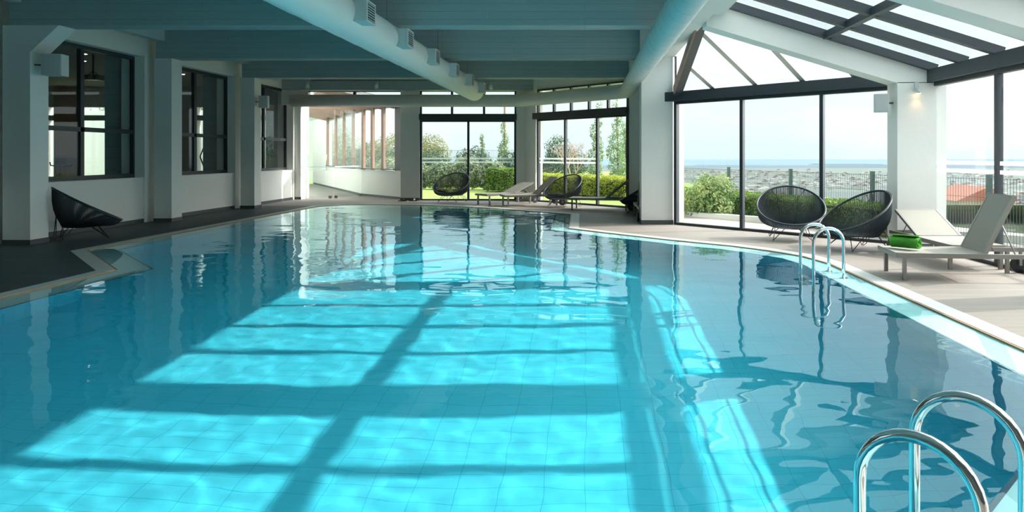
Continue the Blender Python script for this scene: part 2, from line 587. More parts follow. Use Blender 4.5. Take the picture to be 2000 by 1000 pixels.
# left wall: low wall, piers between windows, band above
WC = [1.8, 5.75, 9.7, 13.65, 17.6, 21.4]
struct(MB().box(-10.35, -9.86, -6, 23.1, 0, 1.0).build('wall_left', M_WALL))
struct(MB().box(-10.35, -9.86, -6, 23.1, 3.70, CT).build('wall_left', M_WALL))
edges = [-6] + [e for c in WC for e in (c - 1.6, c + 1.6)] + [23.1]
for i in range(0, len(edges), 2):
    if edges[i + 1] - edges[i] > .05:
        struct(MB().box(-10.35, -9.83, edges[i] - .02, edges[i + 1] + .02, 0, 3.72).build('wall_left', M_WALL))
struct(MB().box(-9.86, -9.845, -6, 23.1, 0, .085).build('baseboard_left', M_BASE))
WN = [0]
def window(*_):
    WN[0] += 1
    return struct(empty('window_%d' % WN[0], _[0] if _ else (0, 0, 0)))
def pane(parent, p, m=None, t=.012):
    """p = 4 corners ccw (3D); thin solid pane"""
    a, b, c, d = (Vector(q) for q in p)
    nn = (b - a).cross(d - a).normalized() * t
    mb = MB().hexa([a, b, b + nn, a + nn, d, c, c + nn, d + nn])
    return noshadow(mb.build('glass_pane', m or M_GLASS, parent))
for c in WC:
    w = window()
    X = -10.08
    a, b = c - 1.6, c + 1.6
    f = MB()
    f.box(X - .05, X + .03, a, b, .98, 1.09).box(X - .05, X + .03, a, b, 3.62, 3.72)
    f.box(X - .05, X + .03, a, a + .07, 1.09, 3.62).box(X - .05, X + .03, b - .07, b, 1.09, 3.62)
    f.build('window_frame', M_DARK, w)
    MB().box(X - .05, X + .03, c - .05, c + .05, 1.09, 3.62).build('mullion', M_DARK, w)
    MB().box(X - .05, X + .03, a + .07, b - .07, 1.97, 2.06).build('transom', M_DARK, w)
    pane(w, [(X - .01, a + .07, 1.09), (X - .01, b - .07, 1.09), (X - .01, b - .07, 3.62), (X - .01, a + .07, 3.62)])
    MB().box(-10.1, -9.85, a, b, .985, 1.005).build('window_sill', M_WHITE, w)

# ------------------------------------------------------------------ back wall with first garden window
HEAD, EAVE = 2.6, 2.86
struct(MB().box(-6.1, -5.47, 22.55, 22.9, 0, 4.3).build('wall_back', M_WALL))
mb = MB(); mb.prism([(-2.28, 22.55, 0), (-2.0, 22.55, 0), (-1.62, 22.12, 0), (-1.40, 22.35, 0), (-1.9, 22.9, 0), (-2.28, 22.9, 0)], (0, 0, 4.3))
struct(mb.build('wall_back', M_WALL))
struct(MB().box(-10.4, 1.95, 22.6, 22.9, 3.65, 4.3).build('wall_back', M_WALL))
struct(MB().box(-6.11, -5.46, 22.53, 22.56, 0, .085).build('baseboard_back', M_BASE))
struct(MB().box(-10.1, -9.63, 23.1, 23.8, 0, 4.3).build('wall_back', M_WALL))
struct(MB().box(-10.12, -9.62, 23.09, 23.12, 0, .085).build('baseboard_back', M_BASE))

def glazed_wall(p, q, stops, head=HEAD, transoms=None, top=None, bands=(), first_band=True, beam_over=.0, bandpanes=None):
    """vertical glazing from p to q (XY); stops = distances of mullions; transoms = stops of the clerestory"""
    p, q = Vector((*p, 0)), Vector((*q, 0))
    L = (q - p).length
    d = (q - p) / L
    nrm = Vector((d.y, -d.x, 0))
    w = window()
    def P(s, o, z): return p + d * s + nrm * o + Vector((0, 0, z))
    def bx(mb, s0, s1, o0, o1, z0, z1):
        return mb.hexa([P(s0, o0, z0), P(s1, o0, z0), P(s1, o1, z0), P(s0, o1, z0), P(s0, o0, z1), P(s1, o0, z1), P(s1, o1, z1), P(s0, o1, z1)])
    f = MB()
    bx(f, 0, L, -.05, .05, 0, .05); bx(f, 0, L, -.05, .05, head, EAVE - .02)
    bx(f, 0, .07, -.05, .05, .05, head); bx(f, L - .07, L, -.05, .05, .05, head)
    f.build('window_frame', M_DARK, w)
    ss = [0.0] + list(stops) + [L]
    for s in stops:
        bx(MB(), s - .035, s + .035, -.045, .04, .05, head).build('mullion', M_DARK, w)
    bx(MB(), -beam_over, L + .02, -.1, .16, head + .06, EAVE).build('eave_beam', M_DARK, w)
    for i in range(len(ss) - 1):
        a, b = ss[i] + .05, ss[i + 1] - .05
        pane(w, [P(a, 0, .05), P(b, 0, .05), P(b, 0, head), P(a, 0, head)])
        if bands and (bandpanes is None or i in bandpanes):
            for z0, z1 in bands:
                noshadow(bx(MB(), a, b, .008, .012, z0, z1).build('frosted_band', M_FROST, w))
    if top:
        f = MB(); bx(f, 0, L, -.04, .04, top - .03, top + .02)
        bx(f, 0, .06, -.04, .04, EAVE, top); bx(f, L - .06, L, -.04, .04, EAVE, top)
        f.build('clerestory_frame', M_DARK, w)
        for s in transoms: bx(MB(), s - .035, s + .035, -.04, .04, EAVE, top - .03).build('clerestory_mullion', M_DARK, w)
        pane(w, [P(.06, 0, EAVE), P(L - .06, 0, EAVE), P(L - .06, 0, top), P(.06, 0, top)])
    return w
BANDS = ((1.36, 1.415), (1.24, 1.295))
glazed_wall((-5.47, 22.62), (-2.28, 22.62), [1.6], transoms=[1.06, 2.12], top=3.63, bands=BANDS)
# diagonal window beyond the sun loungers (X+Y=20.57)
s2 = math.sqrt(2)
glazed_wall((-1.53, 22.12), (1.24, 19.35), [1.30, 2.68], transoms=[.78, 1.56, 2.34, 3.12], top=3.6, bands=BANDS, bandpanes=(0, 1), beam_over=.1)
struct(MB().prism([(1.24, 19.33, 0), (1.95, 18.62, 0), (2.3, 18.9, 0), (1.55, 19.6, 0)], (0, 0, 4.3)).build('wall_right', M_WALL))
struct(MB().box(1.95, 2.2, 15.2, 18.9, 0, 4.3).build('wall_right', M_WALL))
# big free column between the two diagonal windows
struct(MB().box(1.22, 1.90, 14.8, 15.35, 0, 3.63).build('column', M_WALL))
struct(MB().box(1.21, 1.91, 14.785, 15.36, 0, .09).build('baseboard_column', M_BASE))
struct(MB().box(1.22, 1.95, 15.1, 19.4, 3.63, 4.4).build('girder', M_WHITE))
struct(MB().prism([(-2.0, 22.62, 3.6), (1.3, 19.32, 3.6), (1.5, 19.5, 3.6), (-1.8, 22.8, 3.6)], (0, 0, .7)).build('wall_back', M_WALL))
# ceiling over the strip behind the girder
struct(MB().box(1.68, 2.3, 14.9, 20.5, 4.3, 4.6).build('ceiling', M_SOFF))
# big diagonal window behind the egg chairs (X+Y=16.75)
glazed_wall((1.95, 14.80), (5.5, 11.25), [1.67, 3.345], beam_over=.28)
# right wall
struct(empty('wall_right_anchor')) if False else None
for a, b in ((11.15, 7.33), (6.97, 3.43), (3.07, -.47)):
    st = [1.9] if a > 10 else [(a - b) / 2]
    glazed_wall((5.6, a), (5.6, b), st, bands=BANDS)
struct(MB().box(5.55, 5.8, -6, -.83, 0, 2.9).build('wall_right', M_WALL))  # unseen bay behind the camera, closed solid to cut light on camera-facing surfaces
struct(MB().prism([(1.93, -6, 4.0), (5.8, -6, 2.85), (5.8, -6, 3.0), (1.93, -6, 4.2)], (0, 5.17, 0)).build('ceiling', M_SOFF))  # unseen solid roof over that bay, likewise put there to hold back light

# white portals: column, sloped rafter
for z in (10.87, 6.97, 3.07, -.83):
    struct(MB().box(4.97, 5.75, z, z + .36, 0, 2.66).build('column', M_WALL))
    struct(MB().prism([(1.93, z, 3.56), (4.97, z, 2.65), (5.53, z, 2.65), (5.53, z, 2.83), (1.93, z, 3.95)], (0, .36, 0)).build('rafter', M_WALL))
struct(MB().box(4.96, 5.54, 10.86, 11.24, 0, .085).build('baseboard_column', M_BASE))

# glass roof: slope from (2.15,3.93) to (5.6,2.86)
def RZ(x): return 2.87 + .31 * (5.6 - x)
for bi, (z0, z1) in enumerate(((7.33, 10.87), (3.43, 6.97), (-.47, 3.07))):
    w = window()
    n = 4
    for k in range(n + 1):
        zz = z0 + .05 + (z1 - z0 - .10) * k / n
        MB().beam((2.1, zz, RZ(2.1) - .01), (5.56, zz, RZ(5.56) - .01), .10, .12).build('glazing_bar', M_DARK, w)
    MB().beam((3.84, z0, RZ(3.84) - .015), (3.84, z1, RZ(3.84) - .015), .11, .11).build('cross_bar', M_DARK, w)
    pane(w, [(2.1, z0, RZ(2.1) + .06), (5.66, z0, RZ(5.66) + .06), (5.66, z1, RZ(5.66) + .06), (2.1, z1, RZ(2.1) + .06)], M_ROOFGL)
# diagonal lean-to piece: plane through the diagonal eave and the portal rafter
def DZ(x, y): return 2.88 + .44 * (16.75 - x - y) / s2
w = window()
pane(w, [(1.98, 11.2, DZ(1.98, 11.2) + .05), (5.5, 11.25, DZ(5.5, 11.25) + .05), (1.98, 14.77, DZ(1.98, 14.77) + .05), (1.97, 14.76, DZ(1.98, 14.77) + .05)], M_ROOFGL)
for ex in (2.68, 3.38, 4.08, 4.77):
    ey = 16.75 - ex
    t = min(ey - 11.2, ex - 2.0)
    MB().beam((ex, ey, DZ(ex, ey)), (ex - t, ey - t, DZ(ex - t, ey - t)), .11, .10).build('glazing_bar', M_ALUL, w)
MB().beam((1.98, 14.78, 2.84), (1.98, 11.2, DZ(1.98, 11.2) - .06), .15, .26).build('hip_beam', M_DARK, w)
MB().beam((1.885, 14.5, 2.88), (1.885, 11.3, 3.82), .03, .17).build('pinkish_facing', M_TIMBER, w)  # strip giving the hip beam its pinkish left side
f = MB().box(1.93, 1.97, 14.70, 14.8, 2.86, 3.63)
f.build('side_frame', M_DARK, w)

# wall behind the camera
struct(MB().box(-10.4, 5.8, -6.3, -6.0, 0, 4.4).build('wall_front', M_WALL))

# ------------------------------------------------------------------ entrance corridor behind the glass door
A_, B_, C_ = Vector((-6.1, 23.0)), Vector((-8.3, 25.3)), Vector((-14.2, 35.7))
def ray_hit(px, P, Q):       # vertical view plane through photo column px against segment PQ
    k = (px - 1143) / 1333.0
    d = Q - P
    t = (k * P.y - P.x) / (d.x - k * d.y)
    return P + d * t
def wall_seg(P, Q, z0, z1, name='wall_corridor', th=.25, m=None):
    P, Q = Vector(P), Vector(Q)
    d = (Q - P).normalized(); nn = Vector((-d.y, d.x)) * -th
    return struct(MB().hexa([(*P, z0), (*Q, z0), (*(Q + nn), z0), (*(P + nn), z0), (*P, z1), (*Q, z1), (*(Q + nn), z1), (*(P + nn), z1)]).build(name, m or M_WALL))
CH = 3.18
wall_seg(A_, B_, 0, .97); wall_seg(B_, C_, 0, .97)
E_ = ray_hit(638, B_, C_)
wall_seg(E_, C_, .97, 3.6)
wall_seg(A_, B_, CH, 3.4, m=M_DARK); wall_seg(B_, E_, CH, 3.4, m=M_DARK)
struct(MB().hexa([(*A_, 0), (*B_, 0), (*(B_ + Vector((-.01, -.01))), 0), (*(A_ + Vector((-.01, -.01))), 0), (*A_, .08), (*B_, .08), (*(B_ + Vector((-.01, -.01))), .08), (*(A_ + Vector((-.01, -.01))), .08)]).build('baseboard_corridor', M_BASE))
struct(MB().hexa([(*B_, 0), (*C_, 0), (*(C_ + Vector((-.015, -.01))), 0), (*(B_ + Vector((-.015, -.01))), 0), (*B_, .08), (*C_, .08), (*(C_ + Vector((-.015, -.01))), .08), (*(B_ + Vector((-.015, -.01))), .08)]).build('baseboard_corridor', M_BASE))
w = window()
F_ = ray_hit(771, A_, B_)
d = (F_ - A_)
MB().hexa([(*A_, .97), (*F_, .97), (F_.x + .1, F_.y + .1, .97), (A_.x + .1, A_.y + .1, .97), (*A_, CH), (*F_, CH), (F_.x + .1, F_.y + .1, CH), (A_.x + .1, A_.y + .1, CH)]).build('dark_panel', M_BLACK, w)
prev = F_
corners = []
tops = []
for px in (749, 728, 710, 690, 672, 656, 640):
    h = ray_hit(px, A_, B_)
    if h.x < B_.x: h = ray_hit(px, B_, C_)
    tops.append(h)
    dd = (h - prev).normalized()
    nn = Vector((-dd.y, dd.x))
    MB().beam((h.x, h.y, .97), (h.x, h.y, CH), .09, .16, up=(dd.x, dd.y, 0)).build('timber_mullion', M_TIMBER, w)
    pane(w, [(*prev, .97), (*h, .97), (*h, CH), (*prev, CH)])
    prev = h
MB().beam((*F_, 1.0), (*B_, 1.0), .12, .04).build('window_sill', M_DARK, w)
MB().beam((*B_, 1.0), (*E_, 1.0), .12, .04).build('window_sill', M_DARK, w)
# timber rafters of the corridor's glass roof
w = window()
for h in [F_] + tops:
    MB().beam((h.x, h.y, CH), (h.x - 4.5, h.y - .5, CH + 1.0), .10, .18).build('timber_rafter', M_TIMBER, w)
pane(w, [(-6.1, 22.9, 3.3), (-14.5, 36, 3.3), (-19.5, 35.4, 4.45), (-11, 22.5, 4.45)], M_ROOFGL)
# far end of corridor with open bright doorway
struct(MB().box(-14.25, -13.9, 35.7, 36.0, 0, 5).build('wall_corridor', M_WALL))
struct(MB().box(-18.5, -14.85, 35.9, 36.2, 0, 5).build('wall_corridor', M_WALL))
struct(MB().box(-14.85, -14.2, 35.9, 36.2, 3.3, 5).build('wall_corridor', M_WALL))
struct(MB().box(-26, -14.2, 29, 29.3, -.2, 3.4).build('garden_or_stand_in_wall', M_WALL))
struct(MB().box(-18, -16.1, 41, 41.3, -1, 5).build('garden_or_stand_in_wall', M_WALL))  # white wall added beyond the doorway to make it read bright
# left side of corridor
struct(MB().hexa([(-9.9, 23.8, 0), (-17.0, 36, 0), (-17.3, 36, 0), (-10.2, 23.8, 0), (-9.9, 23.8, 4.4), (-17.0, 36, 4.4), (-17.3, 36, 4.4), (-10.2, 23.8, 4.4)]).build('wall_corridor', M_WHITE))
# clerestory over the opening
w = window()
f = MB().box(-9.2, -6.1, 22.65, 22.75, 3.18, 3.26).box(-9.2, -6.1, 22.65, 22.75, 3.60, 3.66).box(-7.7, -7.62, 22.65, 22.75, 3.26, 3.60)
f.build('clerestory_frame', M_DARK, w)
pane(w, [(-9.2, 22.7, 3.26), (-6.1, 22.7, 3.26), (-6.1, 22.7, 3.60), (-9.2, 22.7, 3.60)])
struct(MB().box(-10.1, -9.2, 22.65, 23.2, 3.18, 4.3).build('wall_back', M_WALL))
# frameless glass door and side panel
dr = struct(empty('door_1'))
def gpane(P, Q, z0, z1, name):
    P, Q = Vector(P), Vector(Q); d = (Q - P).normalized(); nn = Vector((-d.y, d.x)) * .012
    o = noshadow(MB().hexa([(*P, z0), (*Q, z0), (*(Q + nn), z0), (*(P + nn), z0), (*P, z1), (*Q, z1), (*(Q + nn), z1), (*(P + nn), z1)]).build(name, M_DOORGL, dr))
    for a, b in ((1.07, 1.12), (.97, 1.0)):
        n2 = Vector((-d.y, d.x)) * -.004
        noshadow(MB().hexa([(*P, a), (*Q, a), (*(Q + n2), a), (*(P + n2), a), (*P, b), (*Q, b), (*(Q + n2), b), (*(P + n2), b)]).build('frosted_band', M_FROST, dr))
    return o
gpane((-9.55, 23.45), (-8.78, 23.78), .02, 3.1, 'glass_leaf')
gpane((-8.74, 23.8), (-8.26, 25.25), .02, 3.1, 'glass_panel')
for x, y in ((-8.86, 23.72), (-8.70, 23.85), (-8.3, 25.15)):
    MB().box(x - .05, x + .05, y - .02, y + .03, 0, .09).build('patch_fitting', M_ALU, dr)
MB().tube([(-8.95, 23.66, 1.0), (-8.95, 23.60, 1.0), (-8.95, 23.60, 1.5), (-8.95, 23.66, 1.5)], .012).build('door_handle', M_STEEL, dr)

# ------------------------------------------------------------------ gym behind the left windows
struct(MB().box(-19.2, -10.35, 4, 24.2, -.1, 0).build('floor_gym', mat('gym_floor', (.16, .16, .16), .6)))
struct(MB().box(-19.2, -10.35, 4, 24.2, 3.9, 4.1).build('ceiling_gym', mat('gym_ceiling', (.45, .47, .47), .8)))
M_PINK = mat('terracotta_paint', (.55, .38, .30), .7)
struct(MB().box(-19.4, -19.2, 4, 24.2, 0, 3.9).build('wall_gym', M_BASE))
struct(MB().box(-19, -10.35, 3.8, 4, 0, 3.9).build('wall_gym', M_WALL))
OP = [(-18.9, -18.65), (-17.75, -16.62), (-13.62, -13.28), (-11.5, -10.85)]
xs = -19.4
for c in WC: struct(MB().box(-10.82, -10.35, c + 1.72, c + 2.1, 0, 3.9).build('gym_pier', M_BEAM))
for a, b in OP:
    struct(MB().box(xs, a, 23.95, 24.2, 0, 3.9).build('wall_gym', M_PINK if -18 < a < -17 else M_WALL))
    struct(MB().box(a, b, 23.95, 24.2, 0, .75).build('wall_gym', M_WALL))
    struct(MB().box(a, b, 23.95, 24.2, 2.72, 2.9).box(a, b, 23.95, 24.2, 3.18, 3.9).build('wall_gym', M_WALL))
    xs = b
struct(MB().box(xs, -10.1, 23.95, 24.2, 0, 3.9).build('wall_gym', M_WALL))
M_SPOT = mat('downlight', (1, .9, .7), .5, emit=((1, .85, .62), 5))
GYM_SPOTS = [(-11.75, 16.0), (-12.65, 17.2), (-12.65, 18.3), (-11.8, 20.0)]
SPOT_LB = ['round warm downlight in the gym ceiling, topmost of those behind the first window', 'round warm downlight in the gym ceiling, just below the topmost behind the first window', 'round warm downlight in the gym ceiling, rightmost behind the first window', 'round warm downlight in the gym ceiling behind the second window from the left']
for k, (x, y) in enumerate(GYM_SPOTS):
    t = empty('downlight', (x, y, 3.9))
    ring = []
    MB().tube([(0, 0, -.005), (0, 0, -.03)], .085, 16).build('trim_ring', M_WHITE, t)
    MB().tube([(0, 0, -.028), (0, 0, -.036)], .06, 16).build('lamp', M_SPOT, t)
    tag(t, SPOT_LB[k], 'ceiling light', 'downlights in the gym ceiling')

# projector on its ceiling mount
t = empty('projector', (-11.75, 16.3, 3.35))
MB().tube([(0, 0, .08), (0, 0, .55)], .02).build('mount_pole', M_BLACK, t)
MB().box(-.17, .17, -.14, .14, -.06, .06).build('body', M_BLACK, t)
MB().tube([(.06, -.14, 0), (.06, -.19, 0)], .04, 12).build('lens', M_GRILLE, t)
for sx_ in (-.12, .12): MB().tube([(sx_, 0, .06), (0, 0, .16)], .008, 6).build('mount_arm', M_BLACK, t)
tag(t, 'black projector hanging from the gym ceiling behind the first window', 'projector')

def bike(loc, rz, label):
    t = empty('exercise_bike', loc, rz)
    MB().beam((-.5, 0, .04), (.5, 0, .04), .08, .06).box(-.53, -.45, -.25, .25, 0, .07).box(.45, .53, -.25, .25, 0, .07).build('base', M_GRILLE, t)
    MB().tube([(-.25, 0, .07), (-.2, 0, .55), (-.24, 0, .95)], .035).build('seat_post', M_GRILLE, t)
    MB().tube([(-.40, 0, .98), (-.25, 0, 1.0), (-.08, 0, .98)], [.09, .08, .03], 10).build('saddle', M_BLACK, t)
    MB().tube([(.2, 0, .4), (.32, 0, .9), (.36, 0, 1.25)], .035).build('front_post', M_GRILLE, t)
    MB().tube([(.45, -.22, 1.32), (.3, -.2, 1.25), (.36, 0, 1.22), (.3, .2, 1.25), (.45, .22, 1.32)], .016).build('handlebar', M_BLACK, t)
    MB().box(.34, .40, -.12, .12, 1.28, 1.5).build('console', M_BLACK, t)
    MB().tube([(.15, -.05, .38), (.15, .05, .38)], .27, 24).build('flywheel', M_BLACK, t)
    return tag(t, label, 'exercise bike', 'exercise machines in the gym')
bike((-12.6, 16.4, 0), 2.2, 'black exercise bike behind the first window from the left')
bike((-11.6, 18.6, 0), 1.2, 'black exercise bike behind the second window from the left')
# cross trainer
t = empty('cross_trainer', (-12.6, 22.3, 0), .8)
MB().box(-.7, .7, -.06, .06, 0, .08).box(-.1, -.02, -.3, .3, 0, .06).box(.6, .68, -.3, .3, 0, .06).build('base', M_GRILLE, t)
for s_ in (-1, 1):
    MB().tube([(.35, .25 * s_, .2), (.25, .28 * s_, 1.0), (.1, .28 * s_, 1.45), (.2, .26 * s_, 1.75)], .022).build('arm', M_GRILLE, t)
    MB().beam((-.5, .18 * s_, .3), (.35, .18 * s_, .22), .12, .04).build('pedal', M_BLACK, t)
MB().tube([(.4, 0, .1), (.35, 0, 1.4)], .04).box(.3, .36, -.15, .15, 1.4, 1.65).build('column', M_GRILLE, t)
tag(t, 'tall grey cross trainer behind the second window, right of the bike', 'cross trainer', 'exercise machines in the gym')

# ------------------------------------------------------------------ ducts
def duct_ring_tube(name, a, b, r, m, parent, n=40, seg=1, taper=False):
    return MB().tube([a, b], r, n).build(name, m, parent)
t = empty('air_duct', (-3.27, 6, 3.38))
pts = []; rr = []
L0, L1 = -9.0, 14.3
k = 0
y = L0
while y < L1 - .25:
    pts.append((0, y, 0)); rr.append(.28 + .004 * math.sin(k * 2.1)); y += .25; k += 1
pts += [(0, L1 - .2, 0), (0, L1 - .1, 0), (0, L1 - .03, 0), (0, L1, 0)]; rr += [.28, .262, .2, .08]
MB().tube(pts, rr, 48).build('fabric_tube', M_DUCT, t)
for i in range(8):
    yy = 6.83 - 2.05 + 2.05 * i - 6
    bxp = MB().box(.16, .42, yy, yy + .37, -.13, .15).build('diffuser_box', M_GALV, t)
    g = MB().box(.42, .432, yy, yy + .37, -.13, -.11).box(.42, .432, yy, yy + .37, .13, .15).box(.42, .432, yy, yy + .03, -.11, .13).box(.42, .432, yy + .34, yy + .37, -.11, .13)
    g.build('grille_frame', M_WHITE, bxp)
    g = MB().box(.415, .427, yy + .03, yy + .34, -.11, .13)
    g.build('grille_opening', M_BLACK, bxp)
    g = MB()
    for q in range(7): g.box(.427, .436, yy + .03, yy + .34, -.098 + q * .034, -.088 + q * .034)
    g.build('grille_louvres', M_GALV, bxp)
for yy in (-1.5, 1.6, 5.5, 9.4, 13.2):
    MB().tube([(0, yy + 5.75 - 6, .27), (0, yy + 5.75 - 6, .9)], .004, 5).build('hanger_rod', M_GRILLE, t)
tag(t, 'wide pale fabric air duct with six outlet boxes, hanging under the beams left of centre', 'air duct')

def spiral(mb, a, b, r, pitch=.45):
    a, b = Vector(a), Vector(b); L = (b - a).length; d = (b - a) / L
    u = d.cross(Vector((0, 0, 1))).normalized(); v = u.cross(d)
    pts = []; nst = int(L / pitch * 20)
    for i in range(nst + 1):
        s = L * i / nst; an = 2 * math.pi * s / pitch
        pts.append(a + d * s + (u * math.cos(an) + v * math.sin(an)) * r)
    mb.tube(pts, .004, 4)
t = empty('spiral_duct', (1.15, 10, 3.27))
pth = [(0, -16, 0), (0, 8.6, 0), (-.02, 8.8, 0), (-.12, 9.0, 0), (-.3, 9.2, 0), (-3.1, 12.0, 0), (-3.22, 12.1, 0), (-3.38, 12.2, 0), (-3.6, 12.22, 0), (-10.7, 12.22, 0)]
MB().tube(pth, .2, 36).build('pipe', mat('pale_duct_paint', (.66, .68, .65), .5), t)
mb = MB(); spiral(mb, (0, -9, 0), (0, 8.6, 0), .2); mb.build('seam', mat('duct_seam', (.45, .48, .47), .6), t)
for q in (-2.0, 1.7, 5.5):
    MB().tube([(0, q, .19), (0, q, 1.02)], .004, 5).build('hanger_rod', M_GRILLE, t)
for q in (-5.6, -8.6):
    MB().tube([(q, 12.22, .19), (q, 12.22, .4), (q, 12.3, 1.0)], .004, 5).build('hanger_rod', M_GRILLE, t)
tag(t, 'round pale spiral duct running along the girder and bending across the back wall', 'air duct')

# ------------------------------------------------------------------ egg chairs
def egg_chair():
    root = empty('egg_chair')
    def ring(t): return Vector((.585 * math.sin(t), -.51 * math.cos(t), .60 - .31 * math.cos(t) + .015 * math.cos(2 * t)))
    def base(t): return Vector((.31 * math.sin(t), .10 - .27 * math.cos(t), .225))
    def shell(t, s):
        a, b = ring(t), base(t)
        p = a.lerp(b, s)
        o = Vector((math.sin(t), -math.cos(t) * .55, -.55)) * (.085 * math.sin(math.pi * min(s * 1.05, 1)))
        return p + o
    nt = 56
    rim = MB().tube([ring(2 * math.pi * k / nt) for k in range(nt)], .017, 8, closed=True)
    rim.build('rim', M_CORD, root)
    mb = MB()
    nc = 190
    for k in range(nc):
        a = 2 * math.pi * k / nc
        mb.tube([shell(a, s) for s in (0, .14, .3, .48, .66, .84, 1)], .0062, 4, cap=False)
    for k in range(17):                    # woven seat bottom
        x = -.30 + .60 * k / 16
        hw = .27 * math.sqrt(max(0, 1 - (x / .31) ** 2))
        mb.tube([(x, .10 - hw, .225), (x, .10, .218), (x, .10 + hw, .225)], .007, 4, cap=False)
        y = .10 - .26 + .52 * k / 16
        hx = .31 * math.sqrt(max(0, 1 - ((y - .1) / .27) ** 2))
        mb.tube([(-hx, y, .223), (0, y, .216), (hx, y, .223)], .007, 4, cap=False)
    mb.build('cord_shell', M_CORD, root)
    MB().tube([base(2 * math.pi * k / 32) for k in range(32)], .009, 6, closed=True).build('base_ring', M_ROD, root)
    for sx_ in (-1, 1):                    # frame ribs inside the shell
        MB().tube([shell(math.pi + sx_ * .33, s) for s in (0, .2, .45, .7, 1)], .007, 6).build('rib', M_ROD, root)
    for (sx_, sy_) in ((-1, -1), (1, -1), (-1, 1), (1, 1)):
        fx, fy = .33 * sx_, .05 + .33 * sy_
        p1 = base(math.atan2(sx_ * 1.0, -sy_ * .55)); p2 = base(math.atan2(sx_ * .35, -sy_ * 1.0))
        MB().tube([p1, Vector((fx, fy, .012)).lerp(p1, .06), (fx, fy, .008), Vector((fx, fy, .012)).lerp(p2, .06), p2], .0065, 6).build('hairpin_leg', M_ROD, root)
    for sx_ in (-1, 1):
        a = ring(math.pi + sx_ * .55)
        MB().tube([a, (sx_ * .34, .47, .03), (sx_ * .33, .40, .008)], .0065, 6).build('back_strut', M_ROD, root)
    return root
chair0 = egg_chair()
CH_ = [((-4.27, 21.75), (-.28, -.96), 'dark egg-shaped cord chair at the back, in front of the first garden window'),
       ((3.66, 12.15), (-.17, -.98), 'dark egg-shaped cord chair facing the pool, left of the pair behind the ladder'),
       ((4.30, 10.9), (-.96, -.25), 'dark egg-shaped cord chair turned sideways, between its twin and the lounger with the towel'),
       ((-9.0, 12.35), (.76, .65), 'dark egg-shaped cord chair alone against the left wall under a window'),
       ((-.66, 19.88), (-.66, -.75), 'dark egg-shaped cord chair between the back sun loungers'),
       ((1.42, 17.78), (-.97, .22), 'dark egg-shaped cord chair half hidden behind the white column')]
for i, (p, f, lb) in enumerate(CH_):
    o = chair0 if i == 0 else copy_tree(chair0)
    o.location = (p[0], p[1], 0)
    o.rotation_euler = (0, 0, math.atan2(f[0], -f[1]))
    tag(o, lb, 'chair', 'egg-shaped cord chairs around the pool')

# ------------------------------------------------------------------ sun loungers (foot end at origin, runs along +x)
def lounger(ang, wheels=True, fab=None):
    root = empty('sun_lounger')
    L, HW = 1.86, .33
    hx = 1.02
    fr = MB()
    for s_ in (-1, 1):
        fr.beam((.0, s_ * HW, .30), (L, s_ * HW, .30), .035, .055)
    fr.beam((.02, -HW, .30), (.02, HW, .30), .035, .055).beam((L - .02, -HW, .30), (L - .02, HW, .30), .035, .055).beam((hx, -HW, .285), (hx, HW, .285), .03, .03)
    fr.build('frame', M_ALU, root)
    for lx in (.10, L - .28):
        for s_ in (-1, 1):
            MB().beam((lx, s_ * HW, .28), (lx, s_ * HW, 0), .045, .04, up=(1, 0, 0)).build('leg', M_ALU, root)
    sl = MB(); nseg = 10
    top = []
    for k in range(nseg + 1):
        x = .0 + (hx) * k / nseg
        top.append((x, .333 - .012 * math.sin(math.pi * k / nseg)))
    prof = [(x, z) for x, z in top] + [(x, z - .012) for x, z in reversed(top)]
    sl.prism([(x, -HW + .01, z) for x, z in prof], (0, 2 * HW - .02, 0))
    sl.build('seat_sling', fab or M_SLING, root)
    ca, sa = math.cos(ang), math.sin(ang)
    BL = .76
    def B(u, y, w): return (hx + u * ca - w * sa, y, .335 + u * sa + w * ca)
    bs = MB()
    bs.hexa([B(0, -HW + .025, -.006), B(BL, -HW + .025, -.006), B(BL, HW - .025, -.006), B(0, HW - .025, -.006), B(0, -HW + .025, .006), B(BL, -HW + .025, .006), B(BL, HW - .025, .006), B(0, HW - .025, .006)])
    bs.build('back_sling', fab or M_SLING, root)
    bf = MB()
    for s_ in (-1, 1): bf.beam(B(0, s_ * (HW - .02), -.01), B(BL, s_ * (HW - .02), -.01), .03, .04)
    bf.beam(B(BL - .015, -HW + .02, -.012), B(BL - .015, HW - .02, -.012), .03, .03)
    bf.build('back_frame', M_ALU, root)
    for s_ in (-1, 1):
        MB().tube([B(.40, s_ * (HW - .05), -.03), (hx + .40 * ca + .20, s_ * (HW - .05), .28)], .008, 6).build('support_strut', M_ALU, root)
    if wheels:
        for s_ in (-1, 1):
            wh = MB().tube([(L - .12, s_ * (HW + .02), .105), (L - .12, s_ * (HW + .055), .105)], .105, 20).build('wheel', M_BLACK, root)
            MB().tube([(L - .12, s_ * (HW + .05), .105), (L - .12, s_ * (HW + .062), .105)], .03, 12).build('hub', M_ALU, wh)
            MB().beam((L - .12, s_ * HW, .28), (L - .12, s_ * HW, .10), .03, .03, up=(1, 0, 0)).build('wheel_bracket', M_ALU, root)
    return root
G_ = 'sun loungers around the pool'
def put(o, foot, rz, label):
    o.location = (foot[0], foot[1], 0); o.rotation_euler = (0, 0, rz); tag(o, label, 'sun lounger', G_)
put(lounger(R(64)), (3.76, 8.52), R(-6), 'grey sun lounger with upright backrest and a green towel, nearest on the right')
put(lounger(R(25)), (5.12, 8.86), R(90), 'grey sun lounger with low backrest standing beside the right glass wall behind the nearest one')
put(lounger(R(24)), (-3.15, 20.62), R(40), 'beige sun lounger at the back with low backrest, left of the brown-backed one')
